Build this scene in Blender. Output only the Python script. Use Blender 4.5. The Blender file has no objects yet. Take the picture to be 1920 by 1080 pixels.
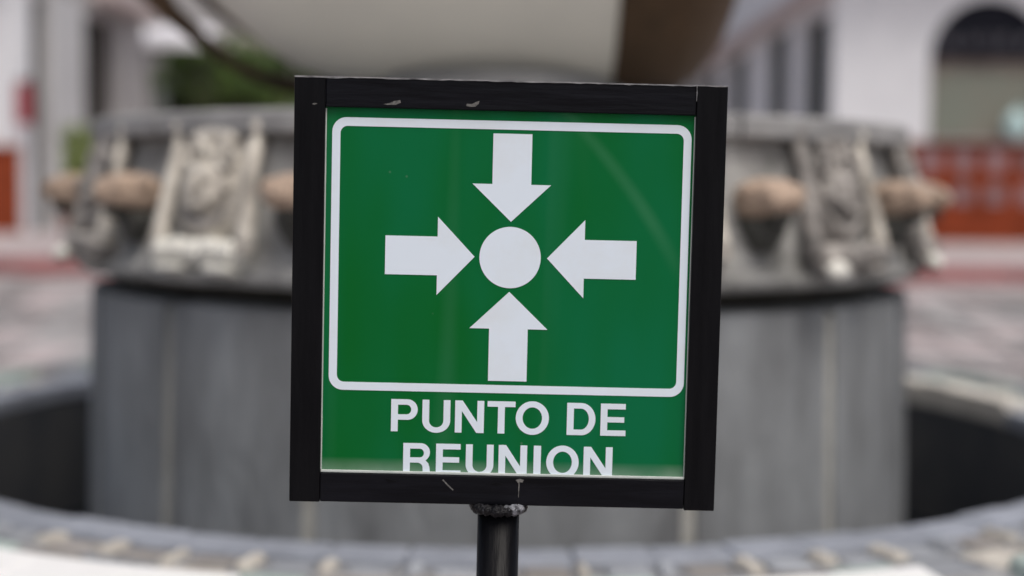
import bpy, bmesh, math, random
from mathutils import Matrix, Vector, noise
random.seed(7)
PI = math.pi
sc = bpy.context.scene
C = sc.collection

# ------------------------------------------------------------------ camera, sky, sun, exposure
cam = bpy.data.cameras.new('camera')
cam.lens = 50; cam.sensor_width = 36; cam.sensor_fit = 'HORIZONTAL'
cam.clip_start = 0.05; cam.clip_end = 400
cam.dof.use_dof = True; cam.dof.focus_distance = 1.385; cam.dof.aperture_fstop = 1.75
cam.dof.aperture_blades = 9
co = bpy.data.objects.new('camera', cam); C.objects.link(co)
PITCH, ROLL = 0.0711, 0.010
co.matrix_world = (Matrix.Translation((0, 0, 1.25)) @ Matrix.Rotation(PI/2 - PITCH, 4, 'X')
                   @ Matrix.Rotation(ROLL, 4, 'Z'))
sc.camera = co

w = bpy.data.worlds.new('World'); sc.world = w; w.use_nodes = True
nt = w.node_tree; nt.nodes.clear()
sky = nt.nodes.new('ShaderNodeTexSky'); sky.sky_type = 'NISHITA'; sky.sun_disc = False
SUN_EL, SUN_ROT = math.radians(62), math.radians(150)
sky.sun_elevation = SUN_EL; sky.sun_rotation = SUN_ROT
sky.air_density = 1.0; sky.dust_density = 6.0; sky.ozone_density = 0.0
hs = nt.nodes.new('ShaderNodeHueSaturation'); hs.inputs['Saturation'].default_value = 0.78
bg = nt.nodes.new('ShaderNodeBackground'); bg.inputs['Strength'].default_value = 0.11
wo = nt.nodes.new('ShaderNodeOutputWorld')
nt.links.new(sky.outputs[0], hs.inputs['Color']); nt.links.new(hs.outputs[0], bg.inputs['Color'])
nt.links.new(bg.outputs[0], wo.inputs['Surface'])

sl = bpy.data.lights.new('sun', 'SUN'); sl.energy = 1.0; sl.angle = math.radians(25); sl.color = (1.0, 0.99, 0.97)
so = bpy.data.objects.new('sun', sl); C.objects.link(so)
sd = Vector((math.sin(SUN_ROT)*math.cos(SUN_EL), math.cos(SUN_ROT)*math.cos(SUN_EL), math.sin(SUN_EL)))
so.rotation_euler = sd.to_track_quat('Z', 'Y').to_euler(); so.location = sd*30

vs = sc.view_settings
sc.display_settings.display_device = 'sRGB'
vs.view_transform = 'Standard'; vs.look = 'None'; vs.gamma = 1.0; vs.use_curve_mapping = False
vs.exposure = 0.16
sc.cycles.use_denoising = True
sc.cycles.max_bounces = 8

# ------------------------------------------------------------------ helpers
def lin(r, g, b):
    f = lambda c: (c/255/12.92) if c/255 <= .04045 else ((c/255+.055)/1.055)**2.4
    return (f(r), f(g), f(b), 1)

MATS = {}
def mat(name, col, col2=None, rough=.8, scale=6, bump=0, bscale=None, metal=0, coat=0, detail=6, lo=.35, hi=.65,
        per_obj=0, stretch=None, spec=.5):
    """two-tone noise over the object's own coordinates, fine relief, and a little change from piece to piece"""
    m = bpy.data.materials.new(name); m.use_nodes = True
    N = m.node_tree.nodes; L = m.node_tree.links
    b = N['Principled BSDF']
    b.inputs['Roughness'].default_value = rough; b.inputs['Metallic'].default_value = metal
    b.inputs['Coat Weight'].default_value = coat; b.inputs['Coat Roughness'].default_value = .12
    b.inputs['Specular IOR Level'].default_value = spec
    tc = N.new('ShaderNodeTexCoord'); mp = N.new('ShaderNodeMapping')
    L.new(tc.outputs['Object'], mp.inputs['Vector'])
    if stretch: mp.inputs['Scale'].default_value = stretch
    n = N.new('ShaderNodeTexNoise'); n.inputs['Scale'].default_value = scale; n.inputs['Detail'].default_value = detail
    n.inputs['Roughness'].default_value = .62
    L.new(mp.outputs[0], n.inputs['Vector'])
    r = N.new('ShaderNodeValToRGB'); r.color_ramp.elements[0].position = lo; r.color_ramp.elements[1].position = hi
    c2 = col2 or col
    r.color_ramp.elements[0].color = col; r.color_ramp.elements[1].color = c2
    L.new(n.outputs['Fac'], r.inputs['Fac'])
    out = r.outputs['Color']
    if per_obj:
        oi = N.new('ShaderNodeObjectInfo'); mr = N.new('ShaderNodeMapRange')
        mr.inputs['To Min'].default_value = 1-per_obj; mr.inputs['To Max'].default_value = 1+per_obj
        L.new(oi.outputs['Random'], mr.inputs['Value'])
        h = N.new('ShaderNodeHueSaturation'); L.new(mr.outputs[0], h.inputs['Value']); L.new(out, h.inputs['Color'])
        out = h.outputs['Color']
    L.new(out, b.inputs['Base Color'])
    if bump:
        n2 = N.new('ShaderNodeTexNoise'); n2.inputs['Scale'].default_value = bscale or scale*6; n2.inputs['Detail'].default_value = 5
        L.new(mp.outputs[0], n2.inputs['Vector'])
        bp = N.new('ShaderNodeBump'); bp.inputs['Strength'].default_value = bump; bp.inputs['Distance'].default_value = .02
        L.new(n2.outputs['Fac'], bp.inputs['Height']); L.new(bp.outputs[0], b.inputs['Normal'])
    MATS[name] = m
    return m

def obj(name, bm, m, parent=None, smooth=False):
    me = bpy.data.meshes.new(name)
    bmesh.ops.recalc_face_normals(bm, faces=bm.faces[:])
    bm.to_mesh(me); bm.free()
    for k in (m if isinstance(m, (list, tuple)) else [m]): me.materials.append(k)
    if smooth:
        for p in me.polygons: p.use_smooth = True
    o = bpy.data.objects.new(name, me); C.objects.link(o)
    if parent: o.parent = parent
    return o

def thing(name, label, cat, loc=(0, 0, 0), group=None):
    o = bpy.data.objects.new(name, None); C.objects.link(o); o.location = loc
    o.empty_display_size = .1
    tag(o, label, cat, group); return o

def tag(o, label, cat, group=None):
    o['label'] = label; o['category'] = cat
    if group: o['group'] = group
    return o

def struct(o, kind='structure'):
    o['kind'] = kind; return o

def add_box(bm, x0, x1, y0, y1, z0, z1, bev=0, mi=0):
    r = bmesh.ops.create_cube(bm, size=1)
    vv = r['verts']
    for v in vv:
        v.co = Vector((x0 if v.co.x < 0 else x1, y0 if v.co.y < 0 else y1, z0 if v.co.z < 0 else z1))
    fs = {f for v in vv for f in v.link_faces}
    for f in fs: f.material_index = mi
    if bev:
        es = list({e for v in vv for e in v.link_edges})
        bmesh.ops.bevel(bm, geom=es, offset=bev, segments=2, affect='EDGES', profile=.5)
    return vv

def box(name, x0, x1, y0, y1, z0, z1, m, parent=None, bev=0):
    bm = bmesh.new(); add_box(bm, x0, x1, y0, y1, z0, z1, bev)
    return obj(name, bm, m, parent)

def add_lathe(bm, prof, n=96, a0=0, a1=2*PI, ctr=(0, 0, 0), axis='Z', close=True):
    """prof: list of (r, h). Full or partial turn."""
    full = abs(a1-a0-2*PI) < 1e-6
    rings = []
    cnt = n if full else n+1
    for i in range(cnt):
        a = a0+(a1-a0)*i/n
        ring = []
        for r, h in prof:
            if axis == 'Z': p = (ctr[0]+r*math.sin(a), ctr[1]-r*math.cos(a), ctr[2]+h)
            else: p = (ctr[0]+h, ctr[1]-r*math.cos(a), ctr[2]+r*math.sin(a))
            ring.append(bm.verts.new(p))
        rings.append(ring)
    for i in range(n):
        A, B = rings[i], rings[(i+1) % cnt]
        for j in range(len(prof)-1):
            bm.faces.new((A[j], B[j], B[j+1], A[j+1]))
    return rings

def add_tube(bm, pts, rad, n=10, cap=True):
    pts = [Vector(p) for p in pts]
    rads = rad if isinstance(rad, (list, tuple)) else [rad]*len(pts)
    rings = []
    up = Vector((0, 0, 1))
    for i, p in enumerate(pts):
        t = (pts[min(i+1, len(pts)-1)]-pts[max(i-1, 0)]).normalized()
        s = t.cross(up)
        if s.length < 1e-3: s = t.cross(Vector((0, 1, 0)))
        s.normalize(); u = s.cross(t).normalized()
        rings.append([bm.verts.new(p+rads[i]*(math.cos(2*PI*k/n)*s+math.sin(2*PI*k/n)*u)) for k in range(n)])
    for A, B in zip(rings, rings[1:]):
        for k in range(n): bm.faces.new((A[k], A[(k+1) % n], B[(k+1) % n], B[k]))
    if cap:
        bm.faces.new(rings[0][::-1]); bm.faces.new(rings[-1])
    return rings

def add_blob(bm, ctr, rx, ry, rz, sub=2, amp=0, f=6, seed=0, p=1.0):
    r = bmesh.ops.create_icosphere(bm, subdivisions=sub, radius=1)
    for v in r['verts']:
        d = v.co.normalized()
        k = 1+amp*noise.noise(d*f+Vector((seed*3.1, seed*1.7, seed)))
        q = Vector([math.copysign(abs(c)**p, c) for c in d])
        v.co = Vector((ctr[0]+q.x*rx*k, ctr[1]+q.y*ry*k, ctr[2]+q.z*rz*k))
    return r['verts']

# ------------------------------------------------------------------ materials
stucco = mat('white_stucco', (.80, .82, .85, 1), (.73, .75, .78, 1), rough=.9, scale=2.2, bump=.15, bscale=40)
stucco_grey = mat('grey_stucco', (.42, .41, .41, 1), (.34, .33, .33, 1), rough=.9, scale=2, bump=.15, bscale=40)
stucco_mid = mat('pale_grey_stucco', (.60, .61, .62, 1), (.52, .53, .54, 1), rough=.9, scale=2)
stucco_pink = mat('pinkish_stucco', (.60, .52, .51, 1), (.52, .45, .44, 1), rough=.9, scale=2)
soffit = mat('timber_soffit', (.30, .25, .22, 1), (.22, .18, .16, 1), rough=.8, scale=3)
red_dado = mat('red_dado', lin(142, 64, 36), lin(116, 51, 27), spec=.2, rough=.75, scale=2.6, bump=.12, bscale=30)
tile_m = mat('pale_tile', (.33, .22, .235, 1), (.25, .155, .165, 1), rough=.5, scale=9, per_obj=.3)
dark_door = mat('interior_shade_green', (.022, .030, .028, 1), (.035, .042, .04, 1), rough=.7, scale=5, spec=.12)
dark_room = mat('interior_shade_dark', (.035, .03, .028, 1), (.055, .05, .045, 1), rough=.8, scale=4, spec=.12)
glass_m = mat('shop_glass', (.27, .25, .205, 1), (.225, .245, .205, 1), rough=.2, scale=.9, lo=.4, hi=.6, spec=.5)
sign_dark = mat('navy_board', (.011, .012, .019, 1), (.016, .017, .025, 1), rough=.6, scale=4, spec=.1)
sign_grey = mat('grey_lettering', (.12, .12, .135, 1), (.10, .10, .115, 1), rough=.7, scale=20, spec=.1)
turq = mat('turquoise_glass', (.50, .72, .72, 1), (.60, .78, .78, 1), rough=.12, scale=5)
sign_red = mat('red_paint', lin(158, 70, 78), lin(145, 60, 68), rough=.5, scale=5)
canvas = mat('white_canvas', (.78, .78, .82, 1), (.70, .70, .75, 1), rough=.85, scale=3)
leaf_dark = mat('dark_leaf', (.036, .085, .014, 1), (.115, .19, .03, 1), rough=.6, scale=1.4)
leaf_bright = mat('bright_leaf', (.17, .24, .035, 1), (.24, .31, .06, 1), rough=.6, scale=5)
bark = mat('bark', (.09, .07, .055, 1), (.06, .045, .035, 1), rough=.9, scale=9, bump=.4)
clay = mat('clay_pot', (.30, .13, .075, 1), (.24, .10, .06, 1), rough=.8, scale=8)

plaza_m = mat('plaza_mortar', (.34, .30, .30, 1), (.28, .25, .25, 1), rough=.9, scale=3, bump=.2, bscale=30)
pave_pink = mat('pink_paving', (.52, .455, .455, 1), (.36, .32, .32, 1), rough=.85, scale=4, bump=.2, bscale=30, per_obj=.10)
pave_grey = mat('grey_paving', (.36, .345, .345, 1), (.24, .235, .235, 1), rough=.85, scale=5, bump=.2, bscale=30, per_obj=.14)
terrace_m = mat('terrace_paving', (.44, .385, .385, 1), (.38, .33, .33, 1), rough=.85, scale=1.5)
kerb_red = mat('red_kerb_paint', (.34, .115, .115, 1), (.27, .10, .10, 1), rough=.8, scale=5, per_obj=.10)

drum_m = mat('grey_cantera', (.310, .328, .342, 1), (.150, .156, .162, 1), rough=.85, scale=4.5, bump=.35, bscale=45, per_obj=.14, lo=.34, hi=.64, stretch=(1, 1, .28))
joint_m = mat('drum_joint_mortar', (.31, .31, .29, 1), (.23, .23, .215, 1), rough=.9, scale=9, bump=.3)
frieze_m = mat('carved_grey_stone', (.42, .42, .41, 1), (.15, .15, .142, 1), rough=.9, scale=7, bump=.5, bscale=40, lo=.32, hi=.68)
ledge_m = mat('ledge_stone', (.34, .34, .34, 1), (.24, .24, .24, 1), rough=.85, scale=7, bump=.3, per_obj=.06)
lime_m = mat('lime_crusted_stone', (.78, .74, .66, 1), (.36, .33, .29, 1), rough=.9, scale=10, bump=.5, bscale=45, lo=.38, hi=.66)
lime_white = mat('limewashed_base', (.80, .79, .73, 1), (.66, .65, .59, 1), rough=.9, scale=10, bump=.4, bscale=45)
worn_m = mat('worn_carving', (.46, .43, .40, 1), (.14, .135, .13, 1), rough=.9, scale=13, bump=.5, bscale=45)
dark_stone = mat('shade_dark_stone', (.045, .044, .038, 1), (.07, .07, .062, 1), rough=.7, scale=9)  # dark tone painted in for shade: neck, spout mouths, wedges below spouts
spout_m = mat('tan_spout', (.50, .375, .285, 1), (.34, .255, .195, 1), rough=.75, scale=14, bump=.4, bscale=50, per_obj=.10)
cope_blue = mat('blue_grey_coping', (.33, .355, .41, 1), (.24, .26, .30, 1), rough=.6, scale=8, bump=.3, bscale=50, per_obj=.10)
cope_cream = mat('cream_coping', (.66, .63, .57, 1), (.52, .49, .44, 1), rough=.8, scale=8, bump=.3, per_obj=.06)
rub_brown = mat('brown_rubble', (.32, .30, .285, 1), (.24, .225, .21, 1), rough=.85, scale=16, bump=.4, per_obj=.2)
rub_grey = mat('grey_rubble', (.34, .36, .39, 1), (.26, .275, .30, 1), rough=.85, scale=16, bump=.4, per_obj=.2)
rub_cream = mat('cream_rubble', (.56, .53, .47, 1), (.42, .39, .35, 1), rough=.85, scale=16, bump=.4, per_obj=.12)
rub_mint = mat('mint_rubble', (.42, .50, .47, 1), (.34, .41, .39, 1), rough=.8, scale=16, bump=.4, per_obj=.1)
mortar_m = mat('basin_mortar', (.34, .345, .355, 1), (.26, .265, .275, 1), rough=.9, scale=12, bump=.4)
white_paint = mat('white_paint', (.84, .84, .83, 1), (.80, .80, .79, 1), rough=.45, scale=8)
basin_in = mat('dark_basin_wall', (.050, .053, .060, 1), (.085, .085, .085, 1), rough=.55, scale=5)
water_m = mat('dark_water', (.010, .012, .015, 1), (.012, .015, .018, 1), rough=.06, scale=2, bump=.06, bscale=14)
cream_pot = mat('cream_glaze', (.86, .84, .75, 1), (.79, .77, .69, 1), rough=.5, scale=1.6, bump=.05, bscale=30)
brown_pot = mat('dark_brown_glaze', (.022, .018, .012, 1), (.105, .066, .038, 1), spec=.15, rough=.5, scale=2.5, bump=.08, bscale=20)

black_m = mat('black_enamel', (.0028, .003, .0045, 1), (.0065, .0068, .010, 1), rough=.36, scale=9, bump=.10, bscale=14,
              stretch=(1, 1, 9), spec=.13)
black_v = mat('black_enamel_upright', (.003, .0031, .0042, 1), (.0055, .0056, .007, 1), rough=.38, scale=9, bump=.10, bscale=14,
              stretch=(9, 1, 1), spec=.11)
bare_m = mat('bare_steel', (.36, .36, .37, 1), (.07, .07, .075, 1), rough=.5, scale=60, lo=.30, hi=.66)
chip_m = mat('chipped_primer', (.20, .195, .185, 1), (.04, .04, .04, 1), rough=.7, scale=260)
weld_m = mat('worn_weld', (.006, .006, .008, 1), (.24, .25, .28, 1), rough=.42, scale=48, lo=.52, hi=.60, spec=.25, bump=.5, bscale=140)
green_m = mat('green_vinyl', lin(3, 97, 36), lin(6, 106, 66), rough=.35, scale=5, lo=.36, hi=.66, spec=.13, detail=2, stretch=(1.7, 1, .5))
vinyl_m = mat('white_vinyl', (.74, .83, .92, 1), (.70, .76, .80, 1), lo=.45, hi=.80, rough=.4, scale=14, spec=.2)
edge_m = mat('acrylic_edge', (.50, .56, .53, 1), (.64, .67, .65, 1), rough=.35, scale=30)

# faint bent reflections painted into the panel colour, plus specks and a paler foot
def sheen_and_specks(m, Z0):
    N = m.node_tree.nodes; L = m.node_tree.links
    b = N['Principled BSDF']; src = b.inputs['Base Color'].links[0].from_socket
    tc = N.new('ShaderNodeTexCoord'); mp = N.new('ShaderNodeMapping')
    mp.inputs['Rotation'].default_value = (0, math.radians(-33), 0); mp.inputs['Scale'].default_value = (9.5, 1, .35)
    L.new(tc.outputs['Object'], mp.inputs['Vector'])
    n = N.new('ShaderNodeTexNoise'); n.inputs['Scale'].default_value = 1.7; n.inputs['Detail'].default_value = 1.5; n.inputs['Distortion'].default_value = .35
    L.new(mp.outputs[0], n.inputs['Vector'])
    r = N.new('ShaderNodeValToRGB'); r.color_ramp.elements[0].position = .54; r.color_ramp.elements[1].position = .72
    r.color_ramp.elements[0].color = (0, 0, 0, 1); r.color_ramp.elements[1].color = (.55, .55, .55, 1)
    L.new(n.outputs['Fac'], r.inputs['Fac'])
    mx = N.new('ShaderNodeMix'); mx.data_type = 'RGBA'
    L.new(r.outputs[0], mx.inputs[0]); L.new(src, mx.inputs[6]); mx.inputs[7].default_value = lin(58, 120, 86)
    # a pale reflection streak painted down the right-hand side of the cover
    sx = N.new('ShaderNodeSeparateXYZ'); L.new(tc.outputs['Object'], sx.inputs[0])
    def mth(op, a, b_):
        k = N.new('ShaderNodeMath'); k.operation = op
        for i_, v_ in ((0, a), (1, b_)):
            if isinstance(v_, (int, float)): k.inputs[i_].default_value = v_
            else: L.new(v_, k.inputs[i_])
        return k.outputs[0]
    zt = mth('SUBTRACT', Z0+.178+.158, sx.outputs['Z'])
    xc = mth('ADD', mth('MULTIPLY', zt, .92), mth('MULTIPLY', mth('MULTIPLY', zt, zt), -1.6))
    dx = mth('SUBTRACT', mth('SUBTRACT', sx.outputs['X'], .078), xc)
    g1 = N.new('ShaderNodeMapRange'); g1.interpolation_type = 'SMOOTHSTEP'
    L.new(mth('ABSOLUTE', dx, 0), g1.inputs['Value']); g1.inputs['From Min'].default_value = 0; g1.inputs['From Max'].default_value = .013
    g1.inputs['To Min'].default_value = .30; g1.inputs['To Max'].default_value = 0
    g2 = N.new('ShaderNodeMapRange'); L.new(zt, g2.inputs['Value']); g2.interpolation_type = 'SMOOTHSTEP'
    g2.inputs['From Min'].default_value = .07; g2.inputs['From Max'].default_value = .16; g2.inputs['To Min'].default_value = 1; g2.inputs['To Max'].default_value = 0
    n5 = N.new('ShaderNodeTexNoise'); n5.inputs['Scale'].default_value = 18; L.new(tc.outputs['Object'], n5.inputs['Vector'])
    sheen_f = mth('MULTIPLY', mth('MULTIPLY', g1.outputs[0], g2.outputs[0]), mth('ADD', n5.outputs['Fac'], .4))
    m0 = N.new('ShaderNodeMix'); m0.data_type = 'RGBA'; L.new(sheen_f, m0.inputs[0]); L.new(mx.outputs[2], m0.inputs[6]); m0.inputs[7].default_value = lin(74, 134, 98)
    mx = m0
    # fine specks of dirt
    vo_ = N.new('ShaderNodeTexVoronoi'); vo_.inputs['Scale'].default_value = 55; L.new(tc.outputs['Object'], vo_.inputs['Vector'])
    rs_ = N.new('ShaderNodeMapRange'); L.new(vo_.outputs['Distance'], rs_.inputs['Value']); rs_.inputs['From Min'].default_value = .03; rs_.inputs['From Max'].default_value = .09
    rs_.inputs['To Min'].default_value = .35; rs_.inputs['To Max'].default_value = 0
    n6 = N.new('ShaderNodeTexNoise'); n6.inputs['Scale'].default_value = 9; L.new(tc.outputs['Object'], n6.inputs['Vector'])
    gt = mth('GREATER_THAN', n6.outputs['Fac'], .58)
    m3 = N.new('ShaderNodeMix'); m3.data_type = 'RGBA'; L.new(mth('MULTIPLY', rs_.outputs[0], gt), m3.inputs[0]); L.new(mx.outputs[2], m3.inputs[6]); m3.inputs[7].default_value = (.16, .26, .18, 1)
    mx = m3
    # paler towards the bottom edge of the cover
    sp = N.new('ShaderNodeSeparateXYZ'); L.new(tc.outputs['Object'], sp.inputs[0])
    mr = N.new('ShaderNodeMapRange'); mr.inputs['From Min'].default_value = Z0; mr.inputs['From Max'].default_value = Z0+.014
    mr.inputs['To Min'].default_value = .62; mr.inputs['To Max'].default_value = 0; L.new(sp.outputs['Z'], mr.inputs['Value'])
    n3 = N.new('ShaderNodeTexNoise'); n3.inputs['Scale'].default_value = 26; L.new(tc.outputs['Object'], n3.inputs['Vector'])
    mu = N.new('ShaderNodeMath'); mu.operation = 'MULTIPLY'; L.new(mr.outputs[0], mu.inputs[0]); L.new(n3.outputs['Fac'], mu.inputs[1])
    m2 = N.new('ShaderNodeMix'); m2.data_type = 'RGBA'
    L.new(mu.outputs[0], m2.inputs[0]); L.new(mx.outputs[2], m2.inputs[6]); m2.inputs[7].default_value = (.42, .50, .44, 1)
    L.new(m2.outputs[2], b.inputs['Base Color'])
sheen_and_specks(green_m, (1.25-.106)/math.cos(.0141)-.178)

# ------------------------------------------------------------------ ground
def ground_z(y): return 0 if y < 7.5 else (.24*(y-7.5)/8.0 if y < 15.5 else .24)
bm = bmesh.new()
ys = [-60, 7.5, 15.5]
vv = [[bm.verts.new((x, y, ground_z(y)-.012)) for x in (-70, 70)] for y in ys]
for A, B in zip(vv, vv[1:]): bm.faces.new((A[0], A[1], B[1], B[0]))
plaza = struct(obj('plaza', bm, plaza_m))
# paving stones (the ones seen either side of the fountain and round it)
slope = math.atan(.24/8)
meshes = []
for k in range(6):
    bm = bmesh.new()
    add_box(bm, -.17, .17, -.42, .42, -.02, .010+.004*(k % 3), .012)
    for v in bm.verts: v.co.x += random.uniform(-.008, .008); v.co.y += random.uniform(-.02, .02)
    me = bpy.data.meshes.new('paving_stone'); bmesh.ops.recalc_face_normals(bm, faces=bm.faces[:]); bm.to_mesh(me); bm.free()
    me.materials.append(pave_pink if k % 2 == 0 else pave_grey); meshes.append(me)
cells = []
for j in range(9):
    y = 7.95+j*.88
    for i in range(-20, 21):
        x = i*.36+(.18 if j % 2 else 0)
        ax = abs(x)/y
        cells.append((abs(ax-.33), x, y))
cells.sort()
for d, x, y in cells[:298]:
    o = bpy.data.objects.new('paving_stone', random.choice(meshes)); C.objects.link(o)
    o.location = (x, y, ground_z(y)); o.rotation_euler = (slope, 0, random.choice((0, PI))); o.parent = plaza
bm = bmesh.new()
for d, x, y in cells[298:]:
    r = add_box(bm, x-.17, x+.17, y-.42, y+.42, -.02, .012)
    for v in r: v.co.z += ground_z(v.co.y)
struct(obj('paving_field', bm, pave_pink, plaza), 'stuff')

bm = bmesh.new()
ys = [(15.78, .40), (20, .54), (21, .55), (90, .55)]
vv = [[bm.verts.new((x, y, z)) for x in (-70, 70)] for y, z in ys]
for A, B in zip(vv, vv[1:]): bm.faces.new((A[0], A[1], B[1], B[0]))
terrace = struct(obj('terrace', bm, terrace_m))
bm = bmesh.new(); add_box(bm, -.49, .49, 0, .30, 0, .19, .015)
km = bpy.data.meshes.new('kerb_stone'); bmesh.ops.recalc_face_normals(bm, faces=bm.faces[:]); bm.to_mesh(km); bm.free(); km.materials.append(kerb_red)
for i in range(-14, 15):
    o = bpy.data.objects.new('kerb_stone', km); C.objects.link(o); o.location = (i*1.0, 15.5, .222); o.parent = terrace
bm = bmesh.new(); add_box(bm, -70, -14.52, 15.5, 15.8, .2, .41); add_box(bm, 14.52, 70, 15.5, 15.8, .2, .41)
struct(obj('kerb_run', bm, kerb_red, terrace), 'stuff')

# ------------------------------------------------------------------ fountain
FX, FY = -.036, 4.20
fountain = thing('fountain', 'round grey stone fountain with carved frieze and tan spouts behind the sign', 'fountain', (FX, FY, 0))
BY = -.05                                                        # basin centre relative to the drum
RX, RY, ZR = 1.61, 1.46, .563
def ring_pt(off, a, z):
    ry = RY if math.cos(a) > 0 else 1.62                           # the basin is a little deeper at the back
    return Vector(((RX+off)*math.sin(a), BY-(ry+off)*math.cos(a), z))
def ring_seg(bm, o0, o1, a0, a1, z0, z1, n=3, zt=None, bev=0):
    """a block of the basin ring between two offsets and two angles"""
    zt = z1 if zt is None else zt
    secs = []
    for i in range(n+1):
        a = a0+(a1-a0)*i/n
        secs.append([bm.verts.new(ring_pt(o0, a, z0)), bm.verts.new(ring_pt(o1, a, z0)),
                     bm.verts.new(ring_pt(o1, a, zt)), bm.verts.new(ring_pt(o0, a, z1))])
    fs = []
    for A, B in zip(secs, secs[1:]):
        for k in range(4): fs.append(bm.faces.new((A[k], A[(k+1) % 4], B[(k+1) % 4], B[k])))
    fs.append(bm.faces.new(secs[0][::-1])); fs.append(bm.faces.new(secs[-1]))
    if bev:
        bmesh.ops.recalc_face_normals(bm, faces=fs)
        es = [e for e in {e for f in fs for e in f.edges} if len(e.link_faces) == 2 and e.calc_face_angle(0) > .6]
        bmesh.ops.bevel(bm, geom=es, offset=bev, segments=2, affect='EDGES', profile=.5)
# basin wall: dark inside, mortar on top and outside
def ring_wall(name, prof, m, n=128):
    bm = bmesh.new(); rings = []
    for i in range(n):
        a = 2*PI*i/n
        rings.append([bm.verts.new(ring_pt(o, a, z)) for o, z in prof])
    for i in range(n):
        A, B = rings[i], rings[(i+1) % n]
        for j in range(len(prof)-1): bm.faces.new((A[j], B[j], B[j+1], A[j+1]))
    return obj(name, bm, m, fountain, True)
ring_wall('basin_wall', [(.015, .505), (.035, .505), (.035, .548), (.34, .548), (.50, .50), (.52, 0)], mortar_m)
ring_wall('basin_lining', [(.015, .02), (.015, .505)], basin_in)
bm = bmesh.new(); bm.faces.new([bm.verts.new(ring_pt(.015, 2*PI*i/96, .03)) for i in range(96)])
obj('basin_floor', bm, basin_in, fountain)
bm = bmesh.new(); bm.faces.new([bm.verts.new(ring_pt(.013, 2*PI*i/96, .12)) for i in range(96)])
wt = obj('water', bm, water_m, fountain); wt['label'] = 'dark still water in the basin'
NC = 68
for i in range(NC):
    a0 = 2*PI*(i+.007)/NC; a1 = 2*PI*(i+.993)/NC
    ac = (a0+a1)/2
    pale = 1.80 < ac < 2.22                                       # the pale mended stretch on the far right of the rim
    bm = bmesh.new(); dz = random.uniform(-.003, .003)
    ring_seg(bm, .012, .116, a0, a1, .509, ZR+dz+(.028 if pale else 0), 3, bev=.008)
    o = obj('coping_stone', bm, cope_cream if pale else cope_blue, fountain)
    if pale: o['label'] = 'pale cream mended coping stone'
# rubble mosaic between coping and outer edge
NP = 72
for i in range(NP):                                               # one small cream stone and one longer dull one, round and round
    p0 = 2*PI*(i+random.uniform(-.06, .06))/NP; w = 2*PI/NP
    bm = bmesh.new()
    ring_seg(bm, .118+random.uniform(-.004, .004), .195+random.uniform(-.02, .012), p0, p0+w*random.uniform(.14, .27), .535, ZR+random.uniform(-.003, .004), 2, bev=.012)
    obj('mosaic_stone', bm, rub_cream if random.random() < .68 else rub_grey, fountain)
    bm = bmesh.new(); u = random.random()
    ring_seg(bm, .128, .205-random.uniform(0, .012), p0+w*.34, p0+w*.90, .54, ZR-.008+random.uniform(-.006, .006), 2, bev=.012)
    obj('mosaic_stone', bm, rub_brown if u < .55 else rub_grey, fountain)
for i in range(74):
    a0 = 2*PI*(i+random.uniform(.03, .10))/74; a1 = 2*PI*(i+random.uniform(.90, .97))/74
    bm = bmesh.new(); u = random.random()
    ring_seg(bm, .215, .325-random.uniform(0, .012), a0, a1, .54, ZR-.006+random.uniform(-.006, .006), 2, bev=.012)
    obj('mosaic_stone', bm, rub_mint if i % 7 in (1, 4) else (rub_cream if u < .14 else (rub_brown if u < .5 else rub_grey)), fountain)
# outer edge stones, painted white in two runs
NE = 60
for i in range(NE):
    d0 = -.6+6*i; d1 = d0+6
    ac = (d0+d1)/2
    if ac > 180: ac -= 360
    white = (-78 < ac < -12.6) or (5.4 < ac < 23.4)
    if 23.4 < ac < 29.4: continue                                  # a stone is missing past the white run on the right
    g = .0 if white else .06
    bm = bmesh.new()
    ring_seg(bm, .332, .47, math.radians(d0+g), math.radians(d1-g), .50, ZR+.020, 3, zt=ZR, bev=.005 if white else .015)
    o = obj('edge_stone', bm, white_paint if white else (rub_mint if i % 3 else rub_grey), fountain)
    if white: o['label'] = 'edge stone painted white'

# drum
bm = bmesh.new(); add_lathe(bm, [(1.172, .03), (1.152, .955), (1.0, .978)], 108)
obj('drum_core', bm, joint_m, fountain, True)
bm = bmesh.new(); add_lathe(bm, [(1.0, .972), (1.070, .974), (1.070, 1.021)], 96); nk = obj('neck', bm, dark_stone, fountain, True); nk['label'] = 'recess under the carved lip, coloured dark as its shadow'  # the lip's shadow is put into the neck's dark colour
def drum_r(z): return 1.180-(z-.03)*.0220
SD = 360/17
for k in range(17):
    a0 = math.radians(.7+k*SD+.95); a1 = math.radians(.7+k*SD+SD-.95)
    bm = bmesh.new(); n = 6; secs = []
    for i in range(n+1):
        a = a0+(a1-a0)*i/n
        secs.append([bm.verts.new((r*math.sin(a), -r*math.cos(a), z)) for r, z in
                     ((1.13, .035), (drum_r(.035), .035), (drum_r(.45), .45), (drum_r(.968), .968), (1.10, .977))])
    for A, B in zip(secs, secs[1:]):
        for j in range(4): bm.faces.new((A[j], B[j], B[j+1], A[j+1]))
    bm.faces.new(secs[0][::-1]); bm.faces.new(secs[-1])
    obj('drum_slab', bm, drum_m, fountain)

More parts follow.
